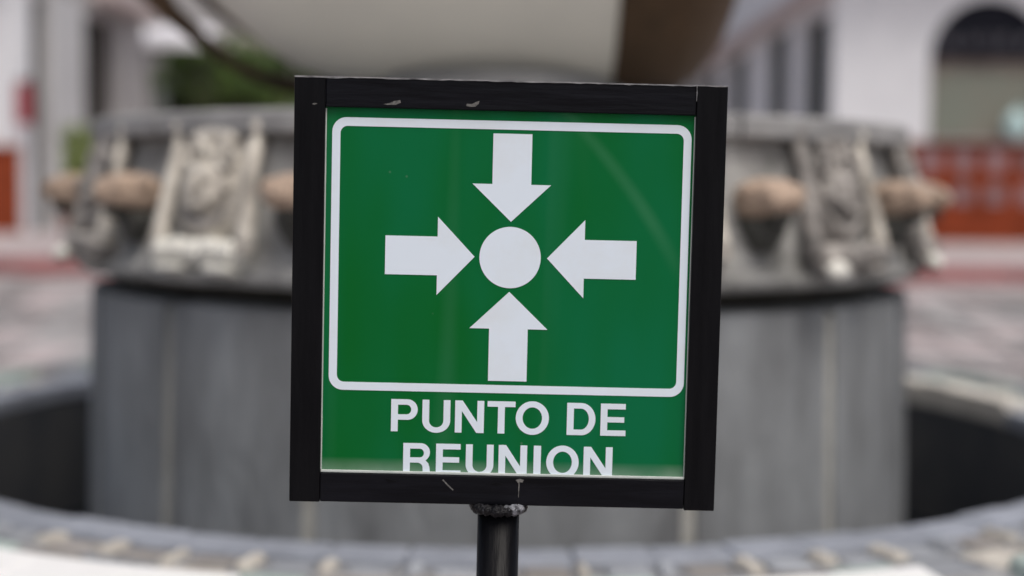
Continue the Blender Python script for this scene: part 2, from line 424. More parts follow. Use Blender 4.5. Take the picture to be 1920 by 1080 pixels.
# frieze: lip, sloping carved wall, top ledge
bm = bmesh.new()
add_lathe(bm, [(1.04, 1.020), (1.180, 1.020), (1.198, 1.030), (1.198, 1.056), (1.184, 1.066), (1.178, 1.068), (1.112, 1.352), (1.112, 1.36), (0, 1.36)], 108)
obj('frieze_wall', bm, frieze_m, fountain, True)
for k in range(15):
    a0 = math.radians(4+k*24+.25); a1 = math.radians(4+k*24+24-.25)
    bm = bmesh.new(); n = 6; secs = []
    for i in range(n+1):
        a = a0+(a1-a0)*i/n
        secs.append([bm.verts.new((r*math.sin(a), -r*math.cos(a), z)) for r, z in
                     ((.70, 1.362), (1.150, 1.362), (1.158, 1.37), (1.158, 1.408), (1.148, 1.418), (.70, 1.418))])
    for A, B in zip(secs, secs[1:]):
        for j in range(6): bm.faces.new((A[j], B[j], B[(j+1) % 6], A[(j+1) % 6]))
    bm.faces.new(secs[0][::-1]); bm.faces.new(secs[-1])
    obj('ledge_stone', bm, ledge_m, fountain)
bm = bmesh.new(); add_lathe(bm, [(.71, 1.362), (.71, 1.41), (0, 1.41)], 48); obj('ledge_fill', bm, ledge_m, fountain, True)

# carved panels and spouts: local frame x across, y outward (-y towards the viewer), z up
SP = 360/14
TILT = math.atan((1.178-1.112)/(1.352-1.068))
def bay_empty(name, deg, r, z, tilt=0):
    pass
def place(o, deg, r, z, tilt=0):
    a = math.radians(deg)
    o.matrix_local = Matrix.Translation((r*math.sin(a), -r*math.cos(a), z)) @ Matrix.Rotation(a, 4, 'Z') @ Matrix.Rotation(-tilt, 4, 'X')
def shield_bm():
    bm = bmesh.new()
    # the stone tablet with a pointed foot
    pts = [(-.105, .155), (-.07, .135), (0, .150), (.07, .135), (.105, .155), (.098, .02), (.085, -.06), (.045, -.10), (0, -.115), (-.045, -.10), (-.085, -.06), (-.098, .02)]
    f = [bm.verts.new((x, -.018, z)) for x, z in pts]; b = [bm.verts.new((x, .03, z)) for x, z in pts]
    bm.faces.new(f)
    for i in range(len(pts)): bm.faces.new((f[i], b[i], b[(i+1) % len(pts)], f[(i+1) % len(pts)]))
    return bm
def arc(cx, cz, r, d0, d1, n=12, y=-.03): return [(cx+r*math.cos(math.radians(d0+(d1-d0)*i/n)), y, cz+r*math.sin(math.radians(d0+(d1-d0)*i/n))) for i in range(n+1)]
def scroll_bm(s):
    bm = bmesh.new()
    pts = []
    for i in range(26):
        t = i/25; a = 1.2+t*7.5; r = .044*(1-.78*t)
        pts.append((s*(.052+r*math.cos(a)), -.028-.012*t, .085+r*math.sin(a)))
    add_tube(bm, pts, [.013*(1-.3*i/25) for i in range(26)], 7)
    return bm
def mask_bm():
    bm = bmesh.new()
    add_blob(bm, (0, -.03, .010), .052, .035, .058, 3, .10, 3, 2)
    for s in (-1, 1):
        add_blob(bm, (s*.022, -.060, .028), .010, .008, .007, 2)     # eyes
        add_blob(bm, (s*.055, -.028, .020), .016, .015, .026, 2)     # ears
        add_blob(bm, (s*.030, -.053, -.014), .016, .014, .014, 2)    # cheeks
    add_blob(bm, (0, -.068, .008), .010, .014, .020, 2)              # nose
    add_tube(bm, arc(0, -.006, .030, 205, 335, 10, -.058), .007, 6)  # mouth
    return bm
def beard_bm():
    bm = bmesh.new(); add_tube(bm, arc(0, -.005, .070, 200, 340, 14, -.026), [.006+.010*math.sin(PI*i/14) for i in range(15)], 7); return bm
def upright_bm(s):
    bm = bmesh.new()
    add_tube(bm, [(s*.124, -.016, .15), (s*.122, -.02, .09), (s*.126, -.022, .0), (s*.134, -.022, -.08), (s*.138, -.022, -.135)],
             [.015, .018, .018, .021, .026], 8)
    add_blob(bm, (s*.124, -.02, .158), .024, .022, .022, 2, .1)
    return bm
def base_bm():
    bm = bmesh.new()
    add_box(bm, -.135, .135, -.045, .03, -.165, -.105, .016)
    for k in range(5): add_blob(bm, (-.10+k*.05, -.044, -.135+.006*(k % 2)), .028, .016, .026, 2, .1, 5, k)
    add_box(bm, -.115, -.03, -.052, .03, -.182, -.166, .006); add_box(bm, .045, .12, -.052, .03, -.184, -.166, .006)
    return bm
def crest_bm():
    bm = bmesh.new()
    for k in range(5):
        t = (k-2)/2
        add_blob(bm, (t*.048, -.026, .146-.016*abs(t)), .016, .018, .024, 2, .05)
    return bm
def me_of(bm, m, smooth=True):
    me = bpy.data.meshes.new('carving'); bmesh.ops.recalc_face_normals(bm, faces=bm.faces[:]); bm.to_mesh(me); bm.free(); me.materials.append(m)
    for p in me.polygons: p.use_smooth = smooth
    return me
PM = {}
def carving(kind, fn, m):
    k = (kind, m.name)
    if k not in PM: PM[k] = me_of(fn(), m)
    return PM[k]
for k in range(14):
    deg = -33.9+k*SP
    fresh = k == 0
    sh = bpy.data.objects.new('relief_panel', carving('shield', shield_bm, worn_m if not fresh else lime_m)); C.objects.link(sh); sh.parent = fountain
    place(sh, deg, 1.150, 1.222, TILT)
    sh['label'] = 'carved mask panel crusted with pale lime' if fresh else 'grey weathered carved mask panel'
    A = lime_m if fresh else worn_m
    for nm, kd, fn, m in (('scroll', 'sl', lambda: scroll_bm(-1), A), ('scroll', 'sr', lambda: scroll_bm(1), A), ('mask', 'mk', mask_bm, A),
                          ('beard', 'bd', beard_bm, worn_m), ('upright', 'ul', lambda: upright_bm(-1), lime_m if fresh else worn_m),
                          ('upright', 'ur', lambda: upright_bm(1), lime_m), ('panel_base', 'bs', base_bm, lime_white if fresh else worn_m),
                          ('crest', 'cr', crest_bm, A)):
        o = bpy.data.objects.new(nm, carving(kd, fn, m)); C.objects.link(o); o.parent = sh
    if not fresh:
        bm = bmesh.new(); add_blob(bm, (-.105, -.056, -.172), .040, .022, .024, 2, .15, 5, k)
        o = obj('lime_crust', bm, lime_white, sh, True)
def spout_bm():
    """a stubby beast-head spout: bulging brow, cheeks and an open mouth underneath"""
    bm = bmesh.new()
    vs = add_blob(bm, (0, -.020, 0), .064, .085, .050, 3, .06, 4, 1, .82)
    for v in vs:
        if v.co.z < 0 and v.co.y < -.03: v.co.z *= .72
    for s in (-1, 1):
        add_blob(bm, (s*.040, -.066, .016), .022, .026, .022, 2, .1)
        add_blob(bm, (s*.058, -.020, .022), .016, .022, .020, 2, .1)
    add_blob(bm, (0, -.094, .004), .026, .020, .018, 2, .1)
    return bm
def mouth_bm():
    bm = bmesh.new(); add_tube(bm, [(0, -.02, -.030), (0, -.060, -.034), (0, -.082, -.034)], [.030, .026, .018], 12); return bm
def shade_wedge_bm():
    bm = bmesh.new()
    prof = [(-.052, -.040), (.052, -.040), (.044, -.075), (.020, -.115), (-.020, -.115), (-.044, -.075)]
    f = [bm.verts.new((x, -.018-(z+.15)*.22, z)) for x, z in prof]; b = [bm.verts.new((x, .05, z)) for x, z in prof]
    bm.faces.new(f)
    for i in range(6): bm.faces.new((f[i], b[i], b[(i+1) % 6], f[(i+1) % 6]))
    bmesh.ops.bevel(bm, geom=bm.edges[:], offset=.005, segments=1, affect='EDGES')
    return bm
for k in range(14):
    o = bpy.data.objects.new('spout', carving('spout', spout_bm, spout_m)); C.objects.link(o); o.parent = fountain
    place(o, 4.6+k*SP, 1.175, 1.225)
    q = bpy.data.objects.new('mouth', carving('mouth', mouth_bm, dark_stone)); C.objects.link(q); q.parent = o
    q = bpy.data.objects.new('corbel', carving('corbel', shade_wedge_bm, dark_stone)); C.objects.link(q); q.parent = o  # dark wedge whose colour carries the shadow below the spout
# low stone cradle on top of the drum
bm = bmesh.new(); add_lathe(bm, [(.52, 1.411), (.50, 1.44), (.40, 1.47), (.38, 1.56), (.0, 1.56)], 48)
obj('cradle', bm, ledge_m, fountain, True)

# ------------------------------------------------------------------ great two-tone vessel lying on the fountain
VZ = 2.17
vessel = thing('clay_vessel', 'huge cream and dark brown vessel lying sideways on top of the fountain', 'vessel', (FX, FY, 1.50))
def prof_r(x):
    P = [(-1.16, .0), (-1.12, .10), (-1.03, .20), (-.95, .285), (-.85, .385), (-.76, .465), (-.68, .53), (-.60, .58), (-.50, .62), (-.36, .65), (-.2, .66), (0, .668),
         (.2, .668), (.40, .66), (.50, .635), (.57, .585), (.625, .51), (.66, .42), (.68, .30)]
    for (xa, ra), (xb, rb) in zip(P, P[1:]):
        if xa <= x <= xb: return ra+(rb-ra)*(x-xa)/(xb-xa)
    return P[-1][1]
def vprof(x0, x1, n, d=0): return [(prof_r(x0+(x1-x0)*i/n)+d, x0+(x1-x0)*i/n) for i in range(n+1)]
vo = VZ-1.50
bm = bmesh.new(); add_lathe(bm, vprof(-1.16, .312, 40), 96, ctr=(0, 0, vo), axis='X'); obj('cream_body', bm, cream_pot, vessel, True)
bm = bmesh.new(); add_lathe(bm, [(prof_r(.308)-.02, .308)]+vprof(.308, .68, 20, .006)+[(.25, .72), (.25, .76), (.30, .80), (.31, .83), (.28, .83), (.22, .76)], 96, ctr=(0, 0, vo), axis='X')
obj('brown_neck', bm, brown_pot, vessel, True)
bm = bmesh.new()
hp = [(-1.12, -.02, VZ-.02), (-1.14, -.02, 2.0), (-1.06, -.02, 1.85), (-.965, -.02, 1.745), (-.86, -.02, 1.655), (-.76, -.02, 1.585), (-.64, -.02, 1.54), (-.50, -.02, 1.53), (-.42, 0, 1.55)]
add_tube(bm, [(x, y, z-1.50) for x, y, z in hp], [.055, .055, .046, .030, .020, .018, .024, .030, .03], 12); obj('handle', bm, brown_pot, vessel, True)
bm = bmesh.new()
for q in range(1):
    add_tube(bm, [(-.90, -.0, prof_r(-.9)*-1+vo-.012), (-.84, 0, -prof_r(-.84)+vo-.012), (-.78, 0, -prof_r(-.78)+vo-.008), (-.72, 0, -prof_r(-.72)+vo)], [.020, .018, .012, .006], 8)
obj('glaze_ridge', bm, brown_pot, vessel, True)

# ------------------------------------------------------------------ buildings
def slab_wall(name, parent, m, axis, plane, thick, u0, u1, z0, z1, holes):
    """a wall with rectangular openings as one mesh of butted boxes; axis 'X': runs along x at y=plane; 'Y': runs along y at x=plane"""
    bm = bmesh.new()
    us = u0
    def bx(a, b, c, d):
        if b-a < 1e-4 or d-c < 1e-4: return
        if axis == 'X': add_box(bm, a, b, plane, plane+thick, c, d)
        else: add_box(bm, min(plane, plane+thick), max(plane, plane+thick), a, b, c, d)
    for (a, b, c, d) in sorted(holes):
        bx(us, a, z0, z1); bx(a, b, z0, c); bx(a, b, d, z1); us = b
    bx(us, u1, z0, z1)
    return obj(name, bm, m, parent)
G = .55
# --- right building
rb = thing('corner_building', 'white corner building with red dado and arched shop window at right', 'building', (4.47, 20, G))
def loc(o): o.matrix_parent_inverse = Matrix.Translation((-o.parent.location.x, -o.parent.location.y, -o.parent.location.z)); return o
# front wall with an arched opening
def arch_wall(x0, x1, z0, z1, ax0, ax1, zs, zb, y0, y1):
    bm = bmesh.new(); n = 28; r = (ax1-ax0)/2; cx = (ax0+ax1)/2
    def quad_prism(pts):
        f = [bm.verts.new((x, y0, z)) for x, z in pts]; b = [bm.verts.new((x, y1, z)) for x, z in pts]
        bm.faces.new(f); bm.faces.new(b[::-1])
        for i in range(len(pts)): bm.faces.new((f[i], b[i], b[(i+1) % len(pts)], f[(i+1) % len(pts)]))
    quad_prism([(x0, z0), (ax0, z0), (ax0, z1), (x0, z1)])
    quad_prism([(ax1, z0), (x1, z0), (x1, z1), (ax1, z1)])
    quad_prism([(ax0, z0), (ax1, z0), (ax1, zb), (ax0, zb)])
    for i in range(n):
        t0, t1 = PI-PI*i/n, PI-PI*(i+1)/n
        p0 = (cx+r*math.cos(t0), zs+r*math.sin(t0)); p1 = (cx+r*math.cos(t1), zs+r*math.sin(t1))
        quad_prism([p0, p1, (p1[0], z1), (p0[0], z1)])
    bmesh.ops.remove_doubles(bm, verts=bm.verts[:], dist=1e-5)
    return bm
AX0, AX1, ZS = 5.80, 7.46, 3.09
loc(obj('front_wall', arch_wall(4.47, 9.0, G, 6.5, AX0, AX1, ZS, 1.90, 20, 20.4), stucco, rb))
bm = bmesh.new(); add_box(bm, 9.0, 16, 20, 20.4, G, 6.5); loc(obj('front_wall', bm, stucco, rb))
side = loc(slab_wall('side_wall', rb, stucco, 'Y', 4.47, .42, 20.4, 34, G, 6.5,
                     [(20.41, 22.3, G, 3.80), (23.47, 25.2, G, 3.90), (27.6, 29.6, G, 3.90), (31.4, 33.2, G, 3.90)]))
for (a, b, t, q0) in ((20.41, 22.3, 3.80, 4.62), (23.47, 25.2, 3.90, 4.56), (27.6, 29.6, 3.90, 4.56), (31.4, 33.2, 3.90, 4.56)):
    d = loc(box('door', q0, q0+.06, a+.001, b-.001, G, t-.001, dark_door, rb))
    for q in (0, 1):
        ya = a+.06+q*(b-a)/2; yb = a+(b-a)/2-.06+q*(b-a)/2
        for z0, z1 in ((.75, 1.9), (2.05, t-.2)):
            o = box('door_panel', q0-.02, q0-.0005, ya, yb, z0, z1, dark_door, d, .008); o.matrix_parent_inverse = d.matrix_parent_inverse @ Matrix.Identity(4); 
            o.matrix_parent_inverse = Matrix.Identity(4)
bm = bmesh.new(); add_box(bm, 4.15, 4.466, 20.0, 34, 4.02, 4.16, .02); loc(obj('eave', bm, stucco_pink, rb))
bm = bmesh.new(); add_box(bm, 4.30, 16, 19.2, 19.997, 4.75, 4.90, .02)
for q in range(12): add_box(bm, 4.45+q, 4.57+q, 19.35, 19.997, 4.55, 4.748)
loc(obj('shade_overhang', bm, stucco, rb))  # overhang out of view, added to shade the top of the wall
bm = bmesh.new(); add_box(bm, 4.43, 16, 19.90, 34, 6.505, 6.8); loc(obj('parapet', bm, stucco, rb))
loc(box('back_wall', 8.5, 15.9, 24, 24.2, G, 6.5, dark_room, rb))
# red dado with pale tiles
dado = loc(box('dado', 4.60, 16, 19.94, 19.998, G-.05, 1.88, red_dado, rb))
dcap = box('dado_cap', 4.58, 16, 19.90, 19.998, 1.882, 1.93, red_dado, dado, .01)
bm = bmesh.new(); add_box(bm, -.13, .13, -.022, .0, -.13, .13, .008)
tm = me_of(bm, tile_m, False); tm.name = 'tile'
for r, z in enumerate((1.67, 1.20)):
    for i in range(-2, 12):
        if (r == 1 and i == -1): continue
        o = bpy.data.objects.new('tile', tm); C.objects.link(o); o.location = (6.28+i*.46, 19.938, z); o.parent = dado
        o.rotation_euler = (0, PI/2*random.randint(0, 3), 0)
bm = bmesh.new(); add_box(bm, 4.52, 16, 19.86, 19.94, G-.06, G+.16, .01); loc(obj('skirting', bm, red_dado, rb))
# window under the arch: frame, two panes, board with lettering
wf = bmesh.new()
for x0, x1, z0, z1 in ((AX0, AX0+.07, 1.96, ZS), (AX1-.07, AX1, 1.96, ZS), (AX0+.07, AX1-.07, 1.96, 2.03), (AX0+.07, AX1-.07, 2.96, ZS)):
    add_box(wf, x0+.001, x1-.001, 20.16, 20.24, z0+.001, z1-.001)
win = loc(obj('window', wf, soffit, rb))
for x0, x1 in ((AX0+.071, 6.628), (6.632, AX1-.071)): box('pane', x0, x1, 20.19, 20.205, 2.031, 2.959, glass_m, win)
loc(box('sill', AX0-.06, AX1+.06, 19.82, 20.15, 1.932, 1.962, stucco_grey, rb, .006))
bm = bmesh.new(); n = 28; r = (AX1-AX0)/2-.004; cx = (AX0+AX1)/2
pts = [(cx+r*math.cos(PI*i/n), ZS+.004+r*math.sin(PI*i/n)) for i in range(n+1)]
f = [bm.verts.new((x, 20.06, z)) for x, z in pts]; b = [bm.verts.new((x, 20.24, z)) for x, z in pts]
bm.faces.new(f[::-1]); bm.faces.new(b)
for i in range(len(pts)): bm.faces.new((f[i], b[i], b[(i+1) % len(pts)], f[(i+1) % len(pts)]))
tym = loc(obj('arch_board', bm, sign_dark, rb)); tym['label'] = 'dark half-round board filling the arch, with blurred grey marks'
for i, wd in enumerate((.22, .22, .24, .24)):                      # too blurred to read: grey marks of the right size
    bm = bmesh.new(); x0 = 6.02+i*.315
    for q, (h0, h1) in enumerate(((3.24, 3.44), (3.28, 3.40), (3.22, 3.43), (3.30, 3.45))):
        if (q+i) % 4 != 3: add_box(bm, x0+q*wd/4+.004, x0+(q+1)*wd/4-.004, 20.045, 20.059, h0, h1)
    obj('marking', bm, sign_grey, tym)
# ball vase on the sill
vase = thing('ball_vase', 'pale turquoise round glass vase on the arched window sill', 'vase', (7.02, 19.96, 1.962))
bm = bmesh.new(); add_lathe(bm, [(0, 0), (.07, 0), (.08, .02), (.13, .08), (.165, .17), (.17, .24), (.15, .32), (.10, .385), (.05, .41), (.045, .44), (.06, .46), (.05, .465), (0, .42)], 32)
obj('body', bm, turq, vase, True)

# --- left building
lb = thing('arcaded_building', 'white building with red dado and tall dark openings at the left edge', 'building', (-6.87, 20, G))
bm = bmesh.new(); add_box(bm, -16, -6.87, 20, 20.4, G, 6.5); loc(obj('front_wall', bm, stucco, lb))
LH = [(20.42, 20.95, G, 3.9), (22.75, 24.5, G, 3.95)]
loc(slab_wall('side_wall', lb, stucco_grey, 'Y', -6.87, -.40, 20.4, 26.4, G, 6.5, LH))
for a, b, c, t in LH: loc(box('door', -7.02, -6.96, a+.001, b-.001, G, t-.001, dark_door if a < 21 else dark_room, lb))  # dark leaves stand in for the darkness of the deep interior
for y0, y1 in ((21.0, 22.7), (24.55, 26.35)):
    yc = (y0+y1)/2; bm = bmesh.new()
    add_box(bm, -6.868, -6.78, y0+.06, y1-.06, G, 4.05, .02)
    loc(obj('pilaster', bm, stucco_mid if y0 < 23 else stucco_grey, lb))
bm = bmesh.new(); add_box(bm, -6.866, -6.45, 23.2, 26.4, 4.20, 4.42, .02); loc(obj('eave', bm, stucco_pink, lb))
bm = bmesh.new(); add_box(bm, -16, -6.75, 19.2, 19.997, 4.75, 4.90, .02)
for q in range(9): add_box(bm, -7.05-q, -6.93-q, 19.35, 19.997, 4.55, 4.748)
loc(obj('shade_overhang', bm, stucco, lb))  # unseen like the right-hand one, added to darken the wall top
ld = loc(box('dado', -16, -6.90, 19.94, 19.998, G-.05, 1.70, red_dado, lb))
box('dado_cap', -16, -6.88, 19.90, 19.998, 1.702, 1.75, red_dado, ld, .01)
bm = bmesh.new(); add_box(bm, -16, -6.84, 19.9, 26.4, 6.505, 6.8); loc(obj('parapet', bm, stucco, lb))
# red plate hung from the corner
rs = thing('hanging_sign', 'small red sign hung from a bracket on the left building corner', 'sign', (-6.80, 19.86, 2.05))
box('plate', -.11, .11, -.02, .02, 0, .56, sign_red, rs, .008)
box('bracket', -.11, .12, -.012, .012, .58, .61, dark_door, rs)
for s in (-.07, .07): box('hanger', s-.008, s+.008, -.006, .006, .561, .579, dark_door, rs)
box('wall_fixing', -.03, .03, .0125, .139, .575, .615, dark_door, rs)

# --- building closing the street
bb = thing('back_building', 'grey building closing the street behind the trees', 'building', (0, 34.5, G))
bhole = [(-8.75, -5.65, G, 3.7), (-4.6, -3.6, G, 3.7), (-2.4, -.6, G, 3.7), (.6, 2.4, G, 3.7), (3.2, 4.0, G, 3.7)]
loc(slab_wall('front_wall', bb, stucco_grey, 'X', 34.5, .5, -14, 9, G, 7.5, bhole))
for a, b, c, t in bhole: loc(box('door', a-.3, b+.3, 37.2, 37.3, G, t-.001, dark_room, bb))
loc(box('porch_ceiling', -14, 9, 35.01, 37.4, 3.76, 3.9, dark_room, bb))
for q in (-13.9, -10, -5.1, -3.0, 0, 2.8, 8.8): loc(box('porch_wall', q-.1, q+.1, 35.01, 37.19, G, 3.755, dark_room, bb))
bm = bmesh.new(); add_box(bm, -14, 9, 34.30, 34.496, 4.5, 4.75, .02); loc(obj('cornice', bm, stucco_pink, bb))
loc(box('parapet', -14.05, 9.05, 34.25, 35.05, 7.505, 7.8, stucco_grey, bb))

# ------------------------------------------------------------------ canopy, trees, pot plant
cp = thing('canopy', 'white canvas canopy on two posts beside the trees', 'canopy', (-6.55, 27.6, G-.16))
bm = bmesh.new()
n = 8
for i in range(n):
    x0 = -.70+1.4*i/n; x1 = -.70+1.4*(i+1)/n
    sag = lambda x: .05*math.cos(x*4.4)
    a = [bm.verts.new(p) for p in ((x0, -.45, 3.42), (x1, -.45, 3.42), (x1, -.45, 3.56+sag(x1)), (x0, -.45, 3.56+sag(x0)))]; bm.faces.new(a)
    b2 = [bm.verts.new(p) for p in ((x0, .65, 3.95+sag(x0)), (x1, .65, 3.95+sag(x1)))]
    bm.faces.new((a[3], a[2], b2[1], b2[0]))
bmesh.ops.remove_doubles(bm, verts=bm.verts[:], dist=1e-4)
bmesh.ops.solidify(bm, geom=bm.faces[:], thickness=.012)
obj('cloth', bm, canvas, cp)
for x in (-.62, .62):
    bm = bmesh.new(); add_tube(bm, [(x, -.40, 0), (x, -.40, 3.52)], .018, 8); obj('post', bm, dark_room, cp, True)
    bm = bmesh.new(); add_tube(bm, [(x, .60, 0), (x, .60, 3.86)], .018, 8); obj('post', bm, dark_room, cp, True)

def leaf_crown(bm, ctr, rad, n, size, seed):
    rnd = random.Random(seed)
    clumps = [(Vector(ctr)+Vector([rnd.uniform(-1, 1)*rad[k] for k in range(3)])*.72, rnd.uniform(.32, .55)) for _ in range(26)]
    for i in range(n):
        c, cr = rnd.choice(clumps)
        d = Vector((rnd.gauss(0, 1), rnd.gauss(0, 1), rnd.gauss(0, 1))).normalized()
        p = c+Vector((d.x*rad[0], d.y*rad[1], d.z*rad[2]))*cr*rnd.uniform(.55, 1.0)
        u = Vector((rnd.gauss(0, 1), rnd.gauss(0, 1), rnd.gauss(0, .6))).normalized()
        v = u.cross(d+Vector((0, 0, .4))).normalized()
        s = size*rnd.uniform(.7, 1.3)
        q = [bm.verts.new(p+u*s), bm.verts.new(p+v*s*.45+d*s*.1), bm.verts.new(p-u*s), bm.verts.new(p-v*s*.45+d*s*.1)]
        bm.faces.new(q)
def tree(x, y, h, rad, label, seed, n=2600):
    t = thing('street_tree', label, 'tree', (x, y, G), 'trees at the end of the street')
    bm = bmesh.new(); zc = h-rad[2]
    add_tube(bm, [(0, 0, -.02), (.04, .02, zc*.4), (-.02, 0, zc*.8), (.03, 0, zc)], [.11, .085, .07, .05], 10)
    for k in range(5):
        a = k*1.3+seed
        add_tube(bm, [(0, 0, zc*.78), (math.cos(a)*rad[0]*.35, math.sin(a)*rad[1]*.35, zc*.95), (math.cos(a)*rad[0]*.65, math.sin(a)*rad[1]*.65, zc+.25*rad[2])], [.05, .035, .015], 7)
    obj('trunk', bm, bark, t, True)
    bm = bmesh.new(); leaf_crown(bm, (0, 0, zc), rad, n, .075, seed); obj('crown', bm, leaf_dark, t)
tree(-6.45, 29.6, 3.85, (1.15, .95, .80), 'dark leafy street tree under the white canopy', 3, 3400)
tree(-4.75, 29.2, 3.9, (1.2, .95, .85), 'broad dark street tree right of the canopy tree', 5, 3600)
pp = thing('potted_shrub', 'small bright green shrub in a clay pot left of the fountain', 'potted plant', (-5.16, 17.0, .44))
bm = bmesh.new(); add_lathe(bm, [(0, 0), (.16, 0), (.25, .42), (.28, .43), (.28, .50), (.245, .50), (.235, .44), (0, .44)], 28); obj('pot', bm, clay, pp, True)
bm = bmesh.new()
for k in range(5):
    a = k*1.25; add_tube(bm, [(0, 0, .42), (.05*math.cos(a), .05*math.sin(a), .75), (.13*math.cos(a), .13*math.sin(a), 1.15)], [.015, .012, .006], 6)
obj('stem', bm, bark, pp, True)
bm = bmesh.new(); leaf_crown(bm, (0, 0, 1.10), (.22, .22, .40), 900, .045, 11); obj('foliage', bm, leaf_bright, pp)

# ------------------------------------------------------------------ the sign (local: x right, z up, face at y = 0, millimetres)
sg = thing('meeting_point_sign', 'green PUNTO DE REUNION sign in a black steel frame on a post', 'sign')
SM = Matrix.Rotation(.0111, 4, 'Z') @ Matrix.Rotation(-.0039, 4, 'X') @ Matrix.Rotation(.0136, 4, 'Y')
face_c = Vector((-.0051, 1.3873, 1.25-.106))
LZ = face_c.z/math.cos(.0141)                                      # along the post down to the paving
SX = .003                                                         # the post stands a touch left of the panel's middle
base = face_c+SM.to_3x3() @ Vector((-SX, .0145, -LZ))
sg.matrix_world = Matrix.Translation(base) @ SM
OFF = Vector((SX, -.0145, LZ))
def sbox(bm, x0, x1, y0, y1, z0, z1, bev=0):
    add_box(bm, x0/1000+OFF.x, x1/1000+OFF.x, y0/1000+OFF.y, y1/1000+OFF.y, z0/1000+OFF.z, z1/1000+OFF.z, bev)
def P(x, y, z): return (x/1000+OFF.x, y/1000+OFF.y, z/1000+OFF.z)
frame = obj('frame', (lambda b: (sbox(b, -205, 205, 19, 22, -204, 204), b)[1])(bmesh.new()), black_m, sg)   # back plate
def bar(m, *a):
    bm = bmesh.new(); sbox(bm, *a, .0011); return obj('frame_bar', bm, m, frame)
top = bar(black_m, -179.6, 179.6, 0.4, 29, 179.2, 208.3)
bot = bar(black_m, -179.6, 179.6, 0.2, 29, -208.2, -179.4)
lft = bar(black_v, -210, -180, 0, 29, -208.6, 208.6)
rgt = bar(black_v, 180.2, 210.2, 0, 29, -209.6, 208.4)
# worn bare edge along the top with its sky glint put into the colour, filler bead at the right-hand joint
bm = bmesh.new(); rnd = random.Random(4); x = -210.0
secs = []
while x < 210.5:
    hh = .95+.75*rnd.random()+(.5 if x < -165 else 0); secs.append((x, hh)); x += 6.0
va = [(bm.verts.new(P(x, -.25, 208.55)), bm.verts.new(P(x, -.25, 208.55-hh)), bm.verts.new(P(x, 4, 208.75))) for x, hh in secs]
for A, B in zip(va, va[1:]): bm.faces.new((A[0], B[0], B[1], A[1])); bm.faces.new((A[2], B[2], B[0], A[0]))
obj('worn_edge', bm, bare_m, frame)
bm = bmesh.new(); add_tube(bm, [P(179.9, -.2, 208), P(180.0, -.3, 201), P(179.8, -.2, 193)], [.0009, .0008, .0004], 6); obj('joint_bead', bm, bare_m, frame)
bm = bmesh.new(); add_tube(bm, [P(-179.8, .1, 207), P(-179.9, 0, 198), P(-179.8, .1, 182)], .0004, 6); obj('joint_bead', bm, black_v, frame)
def chip(pts, m=chip_m):
    bm = bmesh.new()
    f = [bm.verts.new(P(x, -.12, z)) for x, z in pts]; b = [bm.verts.new(P(x, .8, z)) for x, z in pts]
    bm.faces.new(f)
    for i in range(len(pts)): bm.faces.new((f[i], b[i], b[(i+1) % len(pts)], f[(i+1) % len(pts)]))
    obj('paint_chip', bm, m, frame)
chip([(-124, 182.9), (-118, 184.0), (-113, 186.2), (-107.5, 187.2), (-107, 184.6), (-112, 182.4), (-120, 182.3)])
chip([(-43.5, 183.0), (-43, 185.3), (-38, 185.0), (-34, 187.2), (-30.8, 188.2), (-31.5, 185.4), (-34.5, 182.6), (-40, 182.2)])
chip([(-193, 181.5), (-190, 182.6), (-187.5, 182), (-190.5, 180.6)], chip_m)
chip([(-59.5, -184), (-58.3, -183.5), (-53, -189), (-48, -193.5), (-48.7, -194.4), (-54, -189.9)], chip_m)
chip([(-116, -183.5), (-106, -185.5), (-101, -184.6), (-106, -187.2), (-112, -188)], black_v)
chip([(13, -182.6), (17, -181.2), (21, -182.4), (20, -185), (17.2, -184.6), (16.5, -200), (16.0, -200), (15.9, -186)], chip_m)
chip([(-12, -187), (-6, -185.2), (0, -186.4), (-5, -188.4)], black_v)

# panel and print
bm = bmesh.new(); sbox(bm, -180.2, 180.4, 6.0, 9.0, -180.2, 181)
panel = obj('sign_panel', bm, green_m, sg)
bm = bmesh.new(); sbox(bm, -179.6, 179.9, 3.0, 5.9, -179.3, -176.9, .0004); obj('cover_edge', bm, edge_m, panel)
bm = bmesh.new(); sbox(bm, -179.9, -178.8, 4.6, 5.9, -176.8, 178); obj('cover_edge', bm, edge_m, panel)
bm = bmesh.new(); sbox(bm, 179.2, 180.1, 4.6, 5.9, -176.8, 178); obj('cover_edge', bm, edge_m, panel)

def fill(name, loops, m=vinyl_m, y0=5.55, y1=6.05, clip=None):
    """a flat vinyl shape with holes (mm)"""
    cu = bpy.data.curves.new('outline', 'CURVE'); cu.dimensions = '2D'; cu.fill_mode = 'BOTH'
    for lp in loops:
        s = cu.splines.new('POLY'); s.points.add(len(lp)-1); s.use_cyclic_u = True
        for p, (x, z) in zip(s.points, lp): p.co = (x, z, 0, 1)
    t = bpy.data.objects.new('outline', cu)
    me = t.to_mesh(); bm = bmesh.new(); bm.from_mesh(me); t.to_mesh_clear()
    bpy.data.objects.remove(t); bpy.data.curves.remove(cu)
    bmesh.ops.remove_doubles(bm, verts=bm.verts[:], dist=1e-4)
    if clip is not None:
        g = bmesh.ops.bisect_plane(bm, geom=bm.verts[:]+bm.edges[:]+bm.faces[:], plane_co=(0, clip, 0), plane_no=(0, -1, 0), clear_outer=True)
    # keep a single layer of faces, then give it thickness
    fs = [f for f in bm.faces]
    ext = bmesh.ops.extrude_face_region(bm, geom=fs)
    for v in [e for e in ext['geom'] if isinstance(e, bmesh.types.BMVert)]: v.co.z = y0-y1
    for v in bm.verts: v.co = Vector(P(v.co.x, y1+v.co.z, v.co.y))
    return obj(name, bm, m, panel)
